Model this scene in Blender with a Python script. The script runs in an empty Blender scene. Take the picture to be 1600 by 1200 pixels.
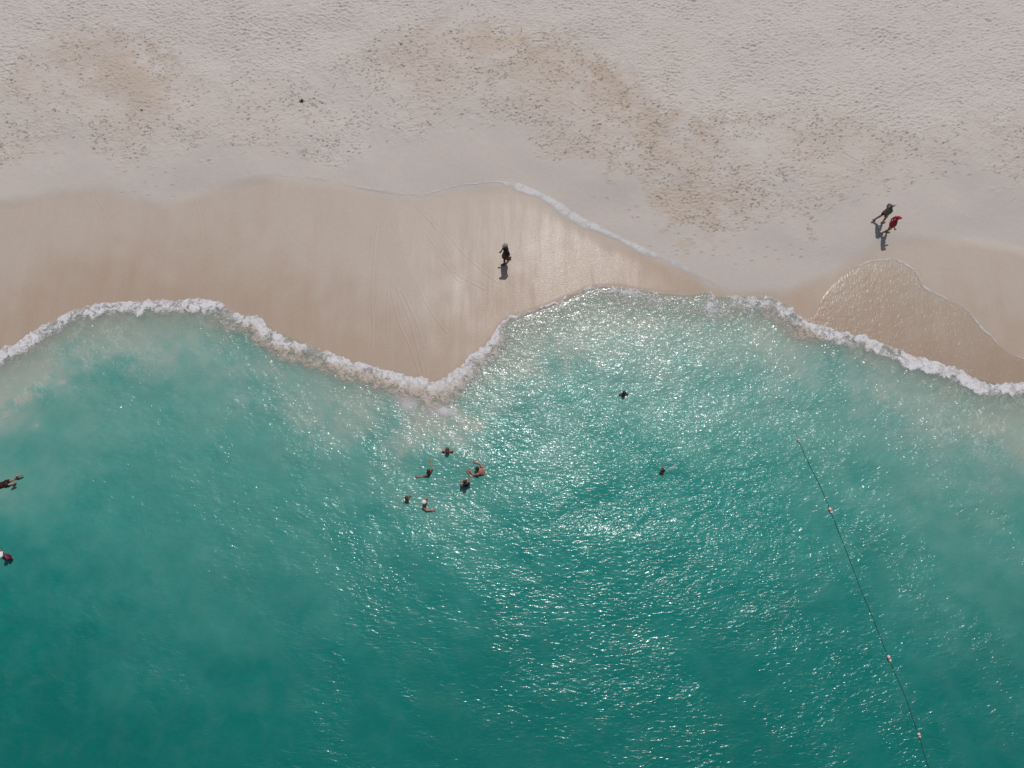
import bpy, bmesh, math
import numpy as np
from mathutils import Vector, Matrix, Euler, Quaternion

# ------------------------------------------------------------------ camera, sky, sun, exposure
scene = bpy.context.scene
COL = scene.collection
H = 34.0                       # height of the drone above the water, metres
TILT = math.radians(18.2)      # lean of the view away from straight down, towards the beach
FPX = 1213.0                   # focal length in pixels of a 1600 x 1200 picture
cam_d = bpy.data.cameras.new('camera'); cam = bpy.data.objects.new('camera', cam_d); COL.objects.link(cam)
cam.location = (0, 0, H); cam.rotation_euler = (TILT, 0, 0)
cam_d.sensor_width = 36.0; cam_d.lens = 36.0 * FPX / 1600.0
cam_d.clip_start = 0.1; cam_d.clip_end = 3000.0
scene.camera = cam

SUN_EL = math.radians(63.5); SUN_AZ = math.radians(10.5)     # azimuth to the right of inland (+Y)
world = bpy.data.worlds.new('World'); scene.world = world; world.use_nodes = True
wn = world.node_tree.nodes; wl = world.node_tree.links
sky = wn.new('ShaderNodeTexSky'); sky.sky_type = 'NISHITA'; sky.sun_disc = False
sky.sun_elevation = SUN_EL; sky.sun_rotation = SUN_AZ; sky.air_density = 1.0; sky.dust_density = 2.0
bg = wn['Background']; bg.inputs['Strength'].default_value = 0.075
wl.new(sky.outputs[0], bg.inputs['Color'])
sun_d = bpy.data.lights.new('sun', 'SUN'); sun_d.energy = 3.0; sun_d.angle = math.radians(0.53); sun_d.color = (1.0, 0.965, 0.925)
sun = bpy.data.objects.new('sun', sun_d); COL.objects.link(sun)
sdir = Vector((math.cos(SUN_EL)*math.sin(SUN_AZ), math.cos(SUN_EL)*math.cos(SUN_AZ), math.sin(SUN_EL)))
sun.rotation_euler = sdir.to_track_quat('Z', 'Y').to_euler(); sun.location = sdir*60
vs = scene.view_settings; vs.view_transform = 'Standard'; vs.look = 'None'; vs.gamma = 1.0; vs.use_curve_mapping = False
vs.exposure = -0.14
scene.render.engine = 'CYCLES'
scene.cycles.use_denoising = False
scene.cycles.max_bounces = 4; scene.cycles.transparent_max_bounces = 8
scene.cycles.caustics_reflective = False; scene.cycles.caustics_refractive = False
scene.cycles.sample_clamp_direct = 6.0; scene.cycles.sample_clamp_indirect = 3.0
scene.render.filter_size = 1.0

# ------------------------------------------------------------------ helpers: fields and picture geometry
def smooth(a, b, x):
    t = np.clip((x-a)/(b-a), 0, 1); return t*t*(3-2*t)

def tile(L, n, lmin, lmax, power, seed, ang=None, spread=2.0):
    """periodic random field, wavelengths lmin..lmax metres, unit deviation"""
    r = np.random.default_rng(seed)
    k = np.fft.fftfreq(n, L/n)
    kx, ky = np.meshgrid(k, k)
    kk = np.hypot(kx, ky); kk[0, 0] = 1e-9
    amp = kk**(-power) * smooth(1/lmax*0.6, 1/lmax, kk) * (1-smooth(1/lmin*0.8, 1/lmin*1.15, kk))
    if ang is not None:
        c = np.abs((kx*math.cos(ang)+ky*math.sin(ang))/kk)
        amp = amp*(c**spread+0.02)
    amp[0, 0] = 0
    f = np.fft.ifft2(amp*np.exp(2j*np.pi*r.random((n, n)))).real
    return (f/f.std()).astype(np.float32), L

def samp(t, x, y):
    f, L = t; n = f.shape[0]
    u = np.asarray(x)/L*n; v = np.asarray(y)/L*n
    i = np.floor(u).astype(np.int64); j = np.floor(v).astype(np.int64)
    a = u-i; b = v-j
    i0 = i % n; i1 = (i+1) % n; j0 = j % n; j1 = (j+1) % n
    return (f[j0, i0]*(1-a)+f[j0, i1]*a)*(1-b)+(f[j1, i0]*(1-a)+f[j1, i1]*a)*b

CT, ST = math.cos(TILT), math.sin(TILT)
def at0(px, py, z=0.0):
    """picture position (1600 x 1200) to the place on the level z"""
    px = np.asarray(px, float); py = np.asarray(py, float)
    cx = (px-800)/FPX; cy = (600-py)/FPX
    dy = cy*CT+ST; dz = cy*ST-CT
    t = (z-H)/dz
    return cx*t, dy*t
def smooth_curve(pts, step, z=0.0):
    """Catmull-Rom through picture points laid on level z, resampled every step metres"""
    p = np.array(pts, float); X, Y = at0(p[:, 0], p[:, 1], z)
    P = np.stack([X, Y], 1)
    Q = np.vstack([2*P[0]-P[1], P, 2*P[-1]-P[-2]])
    out = []
    for i in range(1, len(Q)-2):
        for t in np.linspace(0, 1, 12, endpoint=False):
            a, b, c, d = Q[i-1], Q[i], Q[i+1], Q[i+2]
            out.append(0.5*((2*b)+(-a+c)*t+(2*a-5*b+4*c-d)*t*t+(-a+3*b-3*c+d)*t**3))
    out.append(Q[-2]); out = np.array(out)
    L = np.r_[0, np.cumsum(np.hypot(*np.diff(out, axis=0).T))]
    s = np.arange(0, L[-1], step)
    return np.stack([np.interp(s, L, out[:, 0]), np.interp(s, L, out[:, 1])], 1)
def dist_poly(C, x, y):
    sh = np.shape(x); x = np.ravel(x).astype(np.float32); y = np.ravel(y).astype(np.float32)
    best = np.full(x.shape, 1e9, np.float32)
    for a, b in zip(C[:-1], C[1:]):
        d = b-a; q = float(d@d)+1e-12
        t = np.clip(((x-a[0])*d[0]+(y-a[1])*d[1])/q, 0, 1)
        e = (x-a[0]-t*d[0])**2+(y-a[1]-t*d[1])**2
        np.minimum(best, e, out=best)
    return np.sqrt(best).reshape(sh)
def above(C, x, y):
    o = np.argsort(C[:, 0]); return np.asarray(y)-np.interp(x, C[o, 0], C[o, 1])

WATERLINE = [(-420,700),(-300,640),(-200,600),(-100,575),(-40,562),(0,548),(40,530),(75,510),(115,490),(160,478),(215,473),(270,474),(320,474),(343,476),(362,490),
 (400,500),(425,515),(445,525),(480,540),(520,555),(560,570),(600,582),(640,590),(680,597),(702,588),(720,575),(740,560),(760,541),(774,525),(784,508),
 (800,498),(830,488),(865,475),(900,460),(930,450),(965,449),(1000,455),(1040,460),(1080,462),(1102,457),(1120,464),(1160,465),(1200,464),(1225,475),
 (1245,490),(1265,505),(1290,513),(1340,527),(1380,540),(1420,556),(1460,568),(1500,583),(1540,597),(1570,601),(1600,602),(1680,612),(1780,630),(1900,640),(2020,650)]
WL = smooth_curve(WATERLINE, 0.25)
WLf = np.vstack([[-400, WL[0, 1]-1], WL, [400, WL[-1, 1]]])
def shore(x, y):
    """metres inland (+) or offshore (-) of the waterline"""
    x = np.asarray(x, float); y = np.asarray(y, float)
    return np.where(above(WLf, x, y) > 0, 1, -1)*dist_poly(WLf, x, y)
def base_z(s):
    return np.where(s > 0, 0.75*(1-np.exp(-np.maximum(s, 0)/11.0)), -0.36*np.maximum(-s, 0)/(1+0.11*np.maximum(-s, 0)))
def at(px, py):
    z = 0.0
    for _ in range(4):
        x, y = at0(px, py, z); z = float(max(base_z(shore(np.array([x]), np.array([y])))[0], 0))
    return float(x), float(y), z
def to_px(x, y, z):
    dz = z-H; yc = y*CT+dz*ST; d = y*ST-dz*CT
    return 800+FPX*x/d, 600-FPX*yc/d
def ctrl(points, x, y, sig=1.9):
    """smooth interpolation of values given at picture points"""
    p = np.array(points, float); X, Y = at0(p[:, 0], p[:, 1])
    num = [0]*(p.shape[1]-2); den = 1e-12
    for i in range(len(p)):
        w = np.exp(-((x-X[i])**2+(y-Y[i])**2)/(2*sig*sig))+1e-7/(1+(x-X[i])**2+(y-Y[i])**2)
        den = den+w
        for j in range(len(num)): num[j] = num[j]+w*p[i, 2+j]
    return [n/den for n in num]

def grid_mesh(name, X, Y, Z, attrs, keep=None):
    r, c = X.shape
    me = bpy.data.meshes.new(name)
    idx = np.arange(r*c, dtype=np.int32).reshape(r, c)
    q = np.stack([idx[:-1, :-1], idx[:-1, 1:], idx[1:, 1:], idx[1:, :-1]], -1).reshape(-1, 4)
    co = np.stack([X, Y, Z], -1).reshape(-1, 3).astype(np.float32)
    if keep is not None:
        k = keep.ravel()[q].any(1); q = q[k]
        used = np.zeros(r*c, bool); used[q.ravel()] = True
        remap = np.cumsum(used)-1; q = remap[q].astype(np.int32); co = co[used]
        attrs = {a: v.ravel()[used] for a, v in attrs.items()}
    nq = len(q)
    me.vertices.add(len(co)); me.vertices.foreach_set('co', co.ravel())
    me.loops.add(nq*4); me.loops.foreach_set('vertex_index', q.ravel())
    me.polygons.add(nq); me.polygons.foreach_set('loop_start', np.arange(0, nq*4, 4, dtype=np.int32))
    me.polygons.foreach_set('use_smooth', np.ones(nq, bool))
    me.update(calc_edges=True)
    for a, v in attrs.items():
        at_ = me.attributes.new(a, 'FLOAT', 'POINT'); at_.data.foreach_set('value', np.ravel(v).astype(np.float32))
    return me
def link(name, me, mat=None, parent=None):
    o = bpy.data.objects.new(name, me); COL.objects.link(o)
    if mat is not None: me.materials.append(mat)
    o.parent = parent
    return o
def tag(o, label=None, cat=None, group=None, kind=None):
    for k, v in (('label', label), ('category', cat), ('group', group), ('kind', kind)):
        if v: o[k] = v
    return o

# ------------------------------------------------------------------ materials
class NT:
    def __init__(s, name):
        s.m = bpy.data.materials.new(name); s.m.use_nodes = True
        s.t = s.m.node_tree; s.t.nodes.clear(); s.out = s.n('ShaderNodeOutputMaterial')
    def n(s, typ, ins=None, **kw):
        nd = s.t.nodes.new(typ)
        for k, v in kw.items(): setattr(nd, k, v)
        for k, v in (ins or {}).items(): s.put(nd.inputs[k], v)
        return nd
    def put(s, sock, v):
        if isinstance(v, bpy.types.NodeSocket): s.t.links.new(v, sock)
        elif isinstance(v, bpy.types.Node): s.t.links.new(v.outputs[0], sock)
        elif isinstance(v, tuple) and len(v) == 3 and sock.type == 'RGBA': sock.default_value = (*v, 1)
        else: sock.default_value = v
    def attr(s, name): return s.n('ShaderNodeAttribute', attribute_name=name).outputs['Fac']
    def math(s, op, a, b=0.0, c=0.0, clamp=False):
        nd = s.n('ShaderNodeMath', operation=op, use_clamp=clamp)
        s.put(nd.inputs[0], a); s.put(nd.inputs[1], b); s.put(nd.inputs[2], c); return nd.outputs[0]
    def mix(s, f, a, b, blend='MIX'):
        nd = s.n('ShaderNodeMix', data_type='RGBA', blend_type=blend)
        s.put(nd.inputs[0], f); s.put(nd.inputs[6], a); s.put(nd.inputs[7], b); return nd.outputs[2]
    def rng(s, v, a, b, c=0.0, d=1.0, sm=True):
        nd = s.n('ShaderNodeMapRange', interpolation_type='SMOOTHSTEP' if sm else 'LINEAR')
        for i, q in enumerate((v, a, b, c, d)): s.put(nd.inputs[i], q)
        return nd.outputs[0]
    def pos(s): return s.n('ShaderNodeNewGeometry').outputs['Position']
    def scaled(s, v, sc):
        return s.n('ShaderNodeMapping', {0: v, 3: sc}).outputs[0]
    def noise(s, v, scale, detail=2.0, rough=0.5, dist=0.0):
        return s.n('ShaderNodeTexNoise', {'Vector': v, 'Scale': scale, 'Detail': detail, 'Roughness': rough, 'Distortion': dist}).outputs[0]
    def bump(s, h, dist, strength=1.0, normal=None):
        nd = s.n('ShaderNodeBump', {'Height': h, 'Distance': dist, 'Strength': strength})
        if normal is not None: s.put(nd.inputs['Normal'], normal)
        return nd.outputs[0]
    def done(s, sh, vol=None):
        s.t.links.new(sh if isinstance(sh, bpy.types.NodeSocket) else sh.outputs[0], s.out.inputs[0]); return s.m

def sand_material():
    t = NT('beach sand'); P = t.pos()
    dry, wet, damp, tint = t.attr('dry'), t.attr('wet'), t.attr('print'), t.attr('tint')
    n1 = t.noise(P, 0.35, 4, 0.6); n2 = t.noise(P, 5.0, 4, 0.6); n3 = t.noise(P, 60.0, 2, 0.6)
    c = t.mix(dry, (0.440, 0.392, 0.352), (0.505, 0.457, 0.412))
    c = t.mix(tint, c, (0.415, 0.338, 0.268))
    flow = t.noise(t.scaled(P, (1.3, 0.22, 1.0)), 1.0, 5, 0.62)
    wetc = t.mix(t.math('ADD', t.math('MULTIPLY', t.attr('fresh'), 0.85), t.math('MULTIPLY', t.math('SUBTRACT', flow, 0.5), 0.9), clamp=True), (0.415, 0.345, 0.285), (0.358, 0.268, 0.202))
    c = t.mix(wet, c, wetc)
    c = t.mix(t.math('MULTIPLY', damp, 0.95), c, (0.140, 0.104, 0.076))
    v = t.math('ADD', t.math('MULTIPLY', t.math('SUBTRACT', n2, 0.5), 0.10), t.math('MULTIPLY', t.math('SUBTRACT', n3, 0.5), 0.20))
    v = t.math('ADD', v, 1.0)
    c = t.mix(1.0, c, t.n('ShaderNodeCombineColor', {0: v, 1: v, 2: v}).outputs[0], 'MULTIPLY')
    # grain: coarse in the trodden dry sand, very fine where the sea has smoothed it
    loose = t.attr('loose')
    b0 = t.bump(t.noise(t.scaled(P, (0.75, 1.25, 1.0)), 8.0, 2, 0.5, 0.6), t.math('MULTIPLY', loose, 0.045))
    b1 = t.bump(t.noise(P, 16.0, 3, 0.55), t.math('ADD', t.math('MULTIPLY', loose, 0.022), t.math('MULTIPLY', t.math('SUBTRACT', 1.0, wet), 0.004)), 1.0, b0)
    streak = t.noise(t.scaled(P, (3.2, 0.35, 1.0)), 1.0, 4, 0.65)
    fa = t.attr('film')
    film = t.math('MULTIPLY', fa, t.rng(t.math('ADD', fa, t.math('MULTIPLY', t.math('SUBTRACT', streak, 0.5), 1.1)), 0.0, 0.8))
    b2 = t.bump(streak, t.math('MULTIPLY', film, 0.012), 1.0, b1)
    b3 = t.bump(t.noise(P, 20.0, 2, 0.7), t.math('ADD', 0.002, t.math('MULTIPLY', fa, 0.015)), 1.0, b2)
    rough = t.rng(wet, 0.0, 1.0, 0.75, 0.50, False)
    rough = t.math('SUBTRACT', rough, t.math('MULTIPLY', film, 0.23))
    spec = t.math('ADD', t.rng(wet, 0.0, 1.0, 0.12, 0.18, False), t.math('MULTIPLY', film, 0.32))
    p = t.n('ShaderNodeBsdfPrincipled', {'Base Color': c, 'Roughness': rough, 'Specular IOR Level': spec, 'Normal': b3})
    return t.done(p)

def water_material():
    t = NT('sea water'); P = t.pos()
    T, D, F = t.attr('turbid'), t.attr('depth'), t.attr('lace')
    nb = t.noise(P, 1.1, 5, 0.6, 0.4); nf = t.noise(P, 4.5, 4, 0.6, 0.6)
    Tn = t.math('ADD', T, t.math('MULTIPLY', t.math('SUBTRACT', nb, 0.5), 0.13), clamp=True)
    Dn = t.math('ADD', D, t.math('MULTIPLY', t.math('SUBTRACT', nf, 0.5), -0.12), clamp=True)
    ramp = t.n('ShaderNodeValToRGB', {0: Dn}); e = ramp.color_ramp
    e.elements[0].position = 0.0; e.elements[0].color = (0.250, 0.410, 0.350, 1)
    e.elements[1].position = 1.0; e.elements[1].color = (0.003, 0.130, 0.108, 1)
    for p, c in ((0.35, (0.105, 0.340, 0.288)), (0.6, (0.020, 0.245, 0.207)), (0.8, (0.005, 0.180, 0.153))):
        x = e.elements.new(p); x.color = (*c, 1)
    col = t.mix(Tn, ramp.outputs[0], (0.378, 0.386, 0.328))
    fil = t.noise(t.scaled(P, (1.0, 0.7, 1.0)), 1.7, 5, 0.62, 1.2)
    lace = t.rng(t.math('ABSOLUTE', t.math('SUBTRACT', fil, 0.5)), 0.0, 0.045, 1.0, 0.0)
    lace = t.math('MULTIPLY', t.math('MULTIPLY', lace, t.rng(t.noise(P, 0.9, 4, 0.65), 0.42, 0.62)), t.math('MULTIPLY', F, 0.40), clamp=True)
    col = t.mix(lace, col, (0.60, 0.60, 0.58))
    A = t.attr('chop')
    wa = t.noise(t.n('ShaderNodeMapping', {0: P, 2: (0, 0, 0.85), 3: (2.3, 7.0, 1.0)}).outputs[0], 1.0, 1, 0.4, 0.9)
    wb = t.noise(t.n('ShaderNodeMapping', {0: P, 2: (0, 0, -0.35), 3: (2.8, 6.6, 1.0)}).outputs[0], 1.0, 1, 0.4, 1.1)
    wv = t.n('ShaderNodeMix', {0: t.attr('right'), 2: wa, 3: wb}).outputs[0]
    nrm = t.bump(wv, t.math('MULTIPLY', A, 0.058))
    nrm = t.bump(t.noise(P, 11.0, 1, 0.5, 0.4), t.math('MULTIPLY', A, 0.011), 1.0, nrm)
    dif = t.n('ShaderNodeBsdfDiffuse', {'Color': col})
    tra = t.n('ShaderNodeBsdfTransparent', {'Color': t.mix(t.rng(t.attr('metres'), 0.0, 1.0), (0.90, 0.97, 0.95), (0.22, 0.72, 0.66))})
    opa = t.math('ADD', t.rng(t.attr('metres'), 0.0, 0.7, 0.45, 0.87), t.math('MULTIPLY', lace, 0.4), clamp=True)
    body = t.n('ShaderNodeMixShader', {0: opa, 1: tra, 2: dif})
    gl = [t.n('ShaderNodeBsdfGlossy', {'Color': (1, 1, 1), 'Roughness': r, 'Normal': nrm}) for r in (0.105, 0.20, 0.36)]
    glo = t.n('ShaderNodeMixShader', {0: 0.32, 1: t.n('ShaderNodeMixShader', {0: 0.62, 1: gl[0].outputs[0], 2: gl[1].outputs[0]}).outputs[0], 2: gl[2].outputs[0]})
    fre = t.n('ShaderNodeFresnel', {'IOR': 1.33, 'Normal': nrm})
    return t.done(t.n('ShaderNodeMixShader', {0: fre.outputs[0], 1: body, 2: glo}))

def film_material():
    t = NT('thin backwash'); P = t.pos()
    nrm = t.bump(t.noise(t.scaled(P, (1.0, 0.6, 1.0)), 11.0, 1, 0.5, 0.8), 0.013)
    body = t.n('ShaderNodeMixShader', {0: t.math('MULTIPLY', t.attr('thick'), 0.02), 1: t.n('ShaderNodeBsdfTransparent', {'Color': (0.985, 0.985, 0.98)}),
               2: t.n('ShaderNodeBsdfDiffuse', {'Color': (0.36, 0.275, 0.215), 'Normal': nrm})})
    glo = t.n('ShaderNodeBsdfGlossy', {'Color': (1, 1, 1), 'Roughness': 0.30, 'Normal': nrm})
    fre = t.n('ShaderNodeFresnel', {'IOR': 1.33, 'Normal': nrm})
    return t.done(t.n('ShaderNodeMixShader', {0: t.math('MULTIPLY', fre.outputs[0], t.rng(t.attr('thick'), 0.0, 0.15)), 1: body, 2: glo}))

def foam_material(name, soft):
    t = NT(name); P = t.pos()
    dens, sandy = t.attr('dens'), t.attr('sandy')
    n = t.math('ADD', t.math('MULTIPLY', t.noise(P, 3.2, 6, 0.66, 0.9), 0.72), t.math('MULTIPLY', t.noise(P, 12.0, 4, 0.7, 0.6), 0.28))
    vor = t.n('ShaderNodeTexVoronoi', {'Vector': P, 'Scale': 13.0}, feature='DISTANCE_TO_EDGE').outputs['Distance']
    h = t.math('SUBTRACT', n, t.math('MULTIPLY', vor, 0.28))
    if soft:
        a = t.math('MULTIPLY', t.rng(dens, 0.0, 0.9, 0.0, 0.85), t.rng(h, 0.22, 0.50, 0.3, 1.0))
    else:
        a = t.rng(t.math('ADD', h, t.math('MULTIPLY', dens, 0.62)), 0.58, 0.90)
        a = t.math('MULTIPLY', a, t.rng(dens, 0.02, 0.55, 0.0, 0.95))
    col = t.mix(sandy, (0.60, 0.595, 0.605), (0.44, 0.375, 0.315))
    if not soft: col = t.mix(t.rng(n, 0.38, 0.56), t.mix(0.65, col, (0.30, 0.245, 0.20)), col)
    nrm = t.bump(h, 0.008 if soft else 0.035)
    p = t.n('ShaderNodeBsdfPrincipled', {'Base Color': col, 'Roughness': 0.6, 'Specular IOR Level': 0.3, 'Normal': nrm})
    return t.done(t.n('ShaderNodeMixShader', {0: a, 1: t.n('ShaderNodeBsdfTransparent'), 2: p}))

def plain(name, col, rough=0.6, spec=0.3, var=0.25, scale=30.0):
    t = NT(name); P = t.n('ShaderNodeTexCoord').outputs['Object']
    n = t.noise(P, scale, 3, 0.6)
    c = t.mix(t.rng(n, 0.3, 0.7), tuple(v*(1-var) for v in col), tuple(min(1, v*(1+var)) for v in col))
    return t.done(t.n('ShaderNodeBsdfPrincipled', {'Base Color': c, 'Roughness': rough, 'Specular IOR Level': spec, 'Normal': t.bump(n, 0.004)}))

# ------------------------------------------------------------------ the beach and sea bed: one sheet
def grow(a, step, fac, lim):
    out = []
    while abs(a) < lim: a += step; step *= fac; out.append(a)
    return out
u_in = np.linspace(-1, 1, 1160)
u = np.r_[np.array(grow(1, 0.01, 1.35, 14))[::-1]*-1, u_in, grow(1, 0.01, 1.35, 14)]
rows_low = [10.3]; st = 0.08
while rows_low[-1] > -320:
    rows_low.append(rows_low[-1]-st); st = min(st*1.06, 0.3) if rows_low[-1] > -10 else st*1.35
rows_hi = grow(37.0, 0.06, 1.3, 330)
yv = np.r_[np.array(rows_low)[::-1], np.arange(10.34, 37.0, 0.042), rows_hi]
half = np.interp(yv, [-400, -8, 40, 400], [22, 22, 32.5, 32.5])
SX = u[None, :]*half[:, None]; SY = np.repeat(yv[:, None], len(u), 1)
S = shore(SX, SY)
N66 = 1200
t_dry = tile(66.0, 1500, 0.14, 0.40, 0.1, 1, ang=math.radians(98), spread=0.7)
t_mid = tile(66.0, N66, 0.35, 1.6, 1.2, 2)
t_big = tile(66.0, N66, 2.0, 14.0, 1.6, 3)
t_b2 = tile(66.0, N66, 0.8, 6.0, 1.3, 4)
def zone(pts): return smooth_curve(pts, 0.4, 0.8)
B1 = zone([(-300,150),(-80,140),(0,110),(60,65),(130,38),(200,45),(260,80),(300,112),(340,125),(420,120),(520,108),(590,62),(650,30),(720,22),(800,40),(870,55),(920,75),(980,110),
 (1030,155),(1080,175),(1150,172),(1240,165),(1330,175),(1400,195),(1440,205),(1500,185),(1560,170),(1600,158),(1700,150),(1900,150)])
B2 = zone([(-300,250),(0,238),(60,226),(100,226),(200,240),(260,250),(300,226),(400,224),(480,236),(560,236),(640,215),(720,190),(790,195),(850,215),(920,250),(1000,300),
 (1060,345),(1140,375),(1190,362),(1250,332),(1350,300),(1450,268),(1600,266),(1900,266)])
WE = zone([(-300,340),(-80,318),(0,308),(60,297),(150,286),(200,300),(240,312),(290,296),(350,282),(420,271),(520,280),(600,295),(655,303),(720,287),(800,283),(850,300),(900,330),(960,360),
 (1060,405),(1130,440),(1200,446),(1250,436),(1310,410),(1360,385),(1420,364),(1480,362),(1540,372),(1600,382),(1800,400)])
nb = samp(t_b2, SX, SY); nm = samp(t_mid, SX, SY)
d1 = above(B1, SX, SY)+0.45*nb+0.3*nm
d2 = above(B2, SX, SY)+0.5*nb+0.35*nm
dw = above(WE, SX, SY)+0.05*nb
far = smooth(-0.25, 0.35, d1)                       # loose dry sand, trampled all over
tracks = smooth(-0.3, 0.5, d2)*(1-far)
wet = 1-smooth(-0.5, 0.35, dw)
wet = np.maximum(wet, 1-smooth(-0.2, 0.6, S))
dry = np.clip(smooth(-2.0, 3.0, d2)*0.75+far*0.35, 0, 1)
TINT = [(-50,150,.2),(60,90,.5),(170,70,.8),(230,120,.9),(120,180,.25),(350,140,.3),(480,150,.1),(620,70,.4),(760,50,.8),(880,80,1.0),(960,130,1.0),(1020,180,.8),(700,130,.35),(850,160,.35),
 (930,220,.4),(1000,280,.55),(1060,320,.7),(1130,350,.6),(1180,185,.55),(1300,190,.5),(1400,215,.5),(1480,200,.15),(1200,260,.15),(1350,260,.35),(1450,250,.2),(1590,255,.3),(300,230,.1),
 (1250,80,.0),(1500,80,.0),(450,50,0),(900,20,0),(600,230,0),(750,250,0),(200,20,0),(1500,330,0)]
tint = ctrl(TINT, SX, SY, 1.6)[0]*np.clip(tracks+0.15*far, 0, 1)*np.clip(0.75+0.3*nb, 0, 1)
FILM = [(560,330,0),(600,420,.2),(640,500,.25),(680,560,.3),(720,350,.2),(740,430,.4),(800,330,.2),(800,400,.6),(790,480,.6),(860,360,.45),(880,420,1),(930,400,.8),(950,440,.9),(1000,430,.3),(1060,440,.0),
 (450,420,.1),(300,380,0),(200,420,0),(100,400,0),(1200,430,.0),(1400,480,.2),(1500,450,0)]
film = ctrl(FILM, SX+0.5*nb, SY, 1.9)[0]*smooth(0.0, 1.2, -dw)*smooth(0.0, 0.3, S)
Z = base_z(S)
inland = smooth(0.5, 4.0, S)
Z = Z+(0.012+0.05*(1-wet))*samp(t_big, SX, SY)*inland
Z = Z+(0.0175*far+0.0070*tracks+0.0010*(1-wet)*(1-far))*samp(t_dry, SX, SY)*(0.8+0.25*nb)
Z = Z+(0.007*far+0.006*tracks+0.002*(1-wet))*nm*inland
prt = np.zeros_like(Z)
# rills and drag marks left on the sand (picture points)
def groove(pts, width, depth, lvl=0.6):
    C = smooth_curve(pts, 0.12, lvl)
    x0, y0 = C.min(0)-0.6; x1, y1 = C.max(0)+0.6
    j0, j1 = np.searchsorted(yv, [y0, y1]); sub = slice(j0, j1)
    m = (SX[sub] > x0) & (SX[sub] < x1)
    xs, ys = SX[sub][m], SY[sub][m]
    d = dist_poly(C, xs, ys)
    zz = Z[sub]; zz[m] += depth*(np.exp(-(d/width)**2)-0.6*np.exp(-((d-1.6*width)/width)**2)); Z[sub] = zz
for g in ([(648,322),(668,342),(690,365)],[(664,335),(676,350),(690,372),(705,400)],[(663,360),(680,385),(695,410),(720,440)],[(672,382),(690,405),(720,430),(760,450)],[(700,365),(730,400),(780,440)],
          [(590,350),(584,400),(580,460),(582,520)],[(596,438),(588,460),(583,490),(580,540)],[(607,445),(604,480),(603,520)],[(610,450),(622,500),(640,540),(655,585)],[(618,445),(640,500),(656,560),(662,590)],[(626,450),(650,500),(664,545)],
          [(150,308),(162,330),(160,352),(150,370)],[(300,300),(312,340),(315,380)],[(650,440),(670,480),(700,520)]):
    groove(g, 0.038, 0.0085, 0.35)
for g in ([(890,152),(902,160),(914,167)],[(1322,232),(1336,240),(1347,246)],[(520,70),(533,100),(545,120)]):
    groove(g, 0.05, -0.03, 0.85)
# footprints: pits that break the pale crust and show the damp sand below
rf = np.random.default_rng(11)
DENS = [(0,190,.5),(80,110,.55),(170,80,.6),(250,110,.8),(100,180,.45),(60,215,.6),(170,215,.75),(250,220,.9),(260,245,.8),(330,130,.9),(400,120,.7),(380,190,.5),(470,150,.7),(470,210,.6),(540,190,.5),
 (330,160,.15),(200,160,.12),(600,110,.8),(690,60,.7),(660,140,.9),(760,60,.8),(780,130,.9),(880,90,1),(950,130,1),(850,180,.8),(980,180,1),(930,230,.8),(1030,230,1),(1060,300,1),(1130,340,1),
 (1100,200,.9),(1200,190,.9),(1180,270,.7),(1300,200,1),(1400,215,1),(1300,260,.35),(1480,200,.8),(1560,180,.4),(1400,260,.4),(1580,255,.7),(1500,240,.15),(700,170,.35),(620,190,.3)]
def stamp(x, y, ang, ln, wd, dp, damp):
    j = np.searchsorted(yv, y); k = 7
    if j < k or j > len(yv)-k-1: return
    i = np.searchsorted(u, x/half[j])
    a, b, c, d = j-k, j+k, max(i-k, 0), i+k
    xs = SX[a:b, c:d]-x; ys = SY[a:b, c:d]-y
    p = (xs*math.cos(ang)+ys*math.sin(ang))/ln; q = (-xs*math.sin(ang)+ys*math.cos(ang))/wd
    r = np.sqrt(p*p+q*q)
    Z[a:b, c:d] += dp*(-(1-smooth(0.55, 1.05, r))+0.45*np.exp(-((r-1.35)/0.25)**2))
    # damp tone sits off centre, towards the wall that faces down the beach
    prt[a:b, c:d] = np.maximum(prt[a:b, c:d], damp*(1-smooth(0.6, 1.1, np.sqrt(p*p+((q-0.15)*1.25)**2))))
nfp = 42000
fx = rf.uniform(-30, 30, nfp); fy = rf.uniform(19, 34, nfp)
fz = np.full(nfp, 0.8); fpx, fpy = to_px(fx, fy, fz)
dn = ctrl(DENS, fx, fy, 0.9)[0]
in2 = smooth(-0.2, 0.6, above(B2, fx, fy)+0.5*samp(t_b2, fx, fy)); in1 = 1-smooth(-0.1, 0.5, above(B1, fx, fy)+0.3*samp(t_b2, fx, fy))
keep = rf.random(nfp) < dn*in2*in1*0.85*(0.65+0.55*np.clip(samp(t_b2, fx*1.6, fy*1.6), -1, 1.2))
for x, y in zip(fx[keep], fy[keep]):
    a = rf.normal(-0.05, 0.6); l = rf.uniform(0.05, 0.10)
    stamp(x, y, a, l, rf.uniform(0.028, 0.043), rf.uniform(0.008, 0.028), rf.uniform(0.2, 1.0)**1.4)
def trail(p0, p1, damp, depth=0.014, lvl=0.6, gap=0.62, skip=0.1):
    (x0, y0), (x1, y1) = [tuple(float(v) for v in at0(*p, lvl)) for p in (p0, p1)]
    L = math.hypot(x1-x0, y1-y0); a = math.atan2(y1-y0, x1-x0)
    for k in range(int(L/gap)):
        if rf.random() < skip: continue
        s = k*gap+rf.normal(0, 0.06); o = (0.09 if k % 2 else -0.09)+rf.normal(0, 0.03)
        stamp(x0+math.cos(a)*s-math.sin(a)*o, y0+math.sin(a)*s+math.cos(a)*o, a+rf.normal(0, 0.25), 0.13, 0.055, depth*rf.uniform(0.6, 1.3), damp*rf.uniform(0.4, 1.0))
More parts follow.
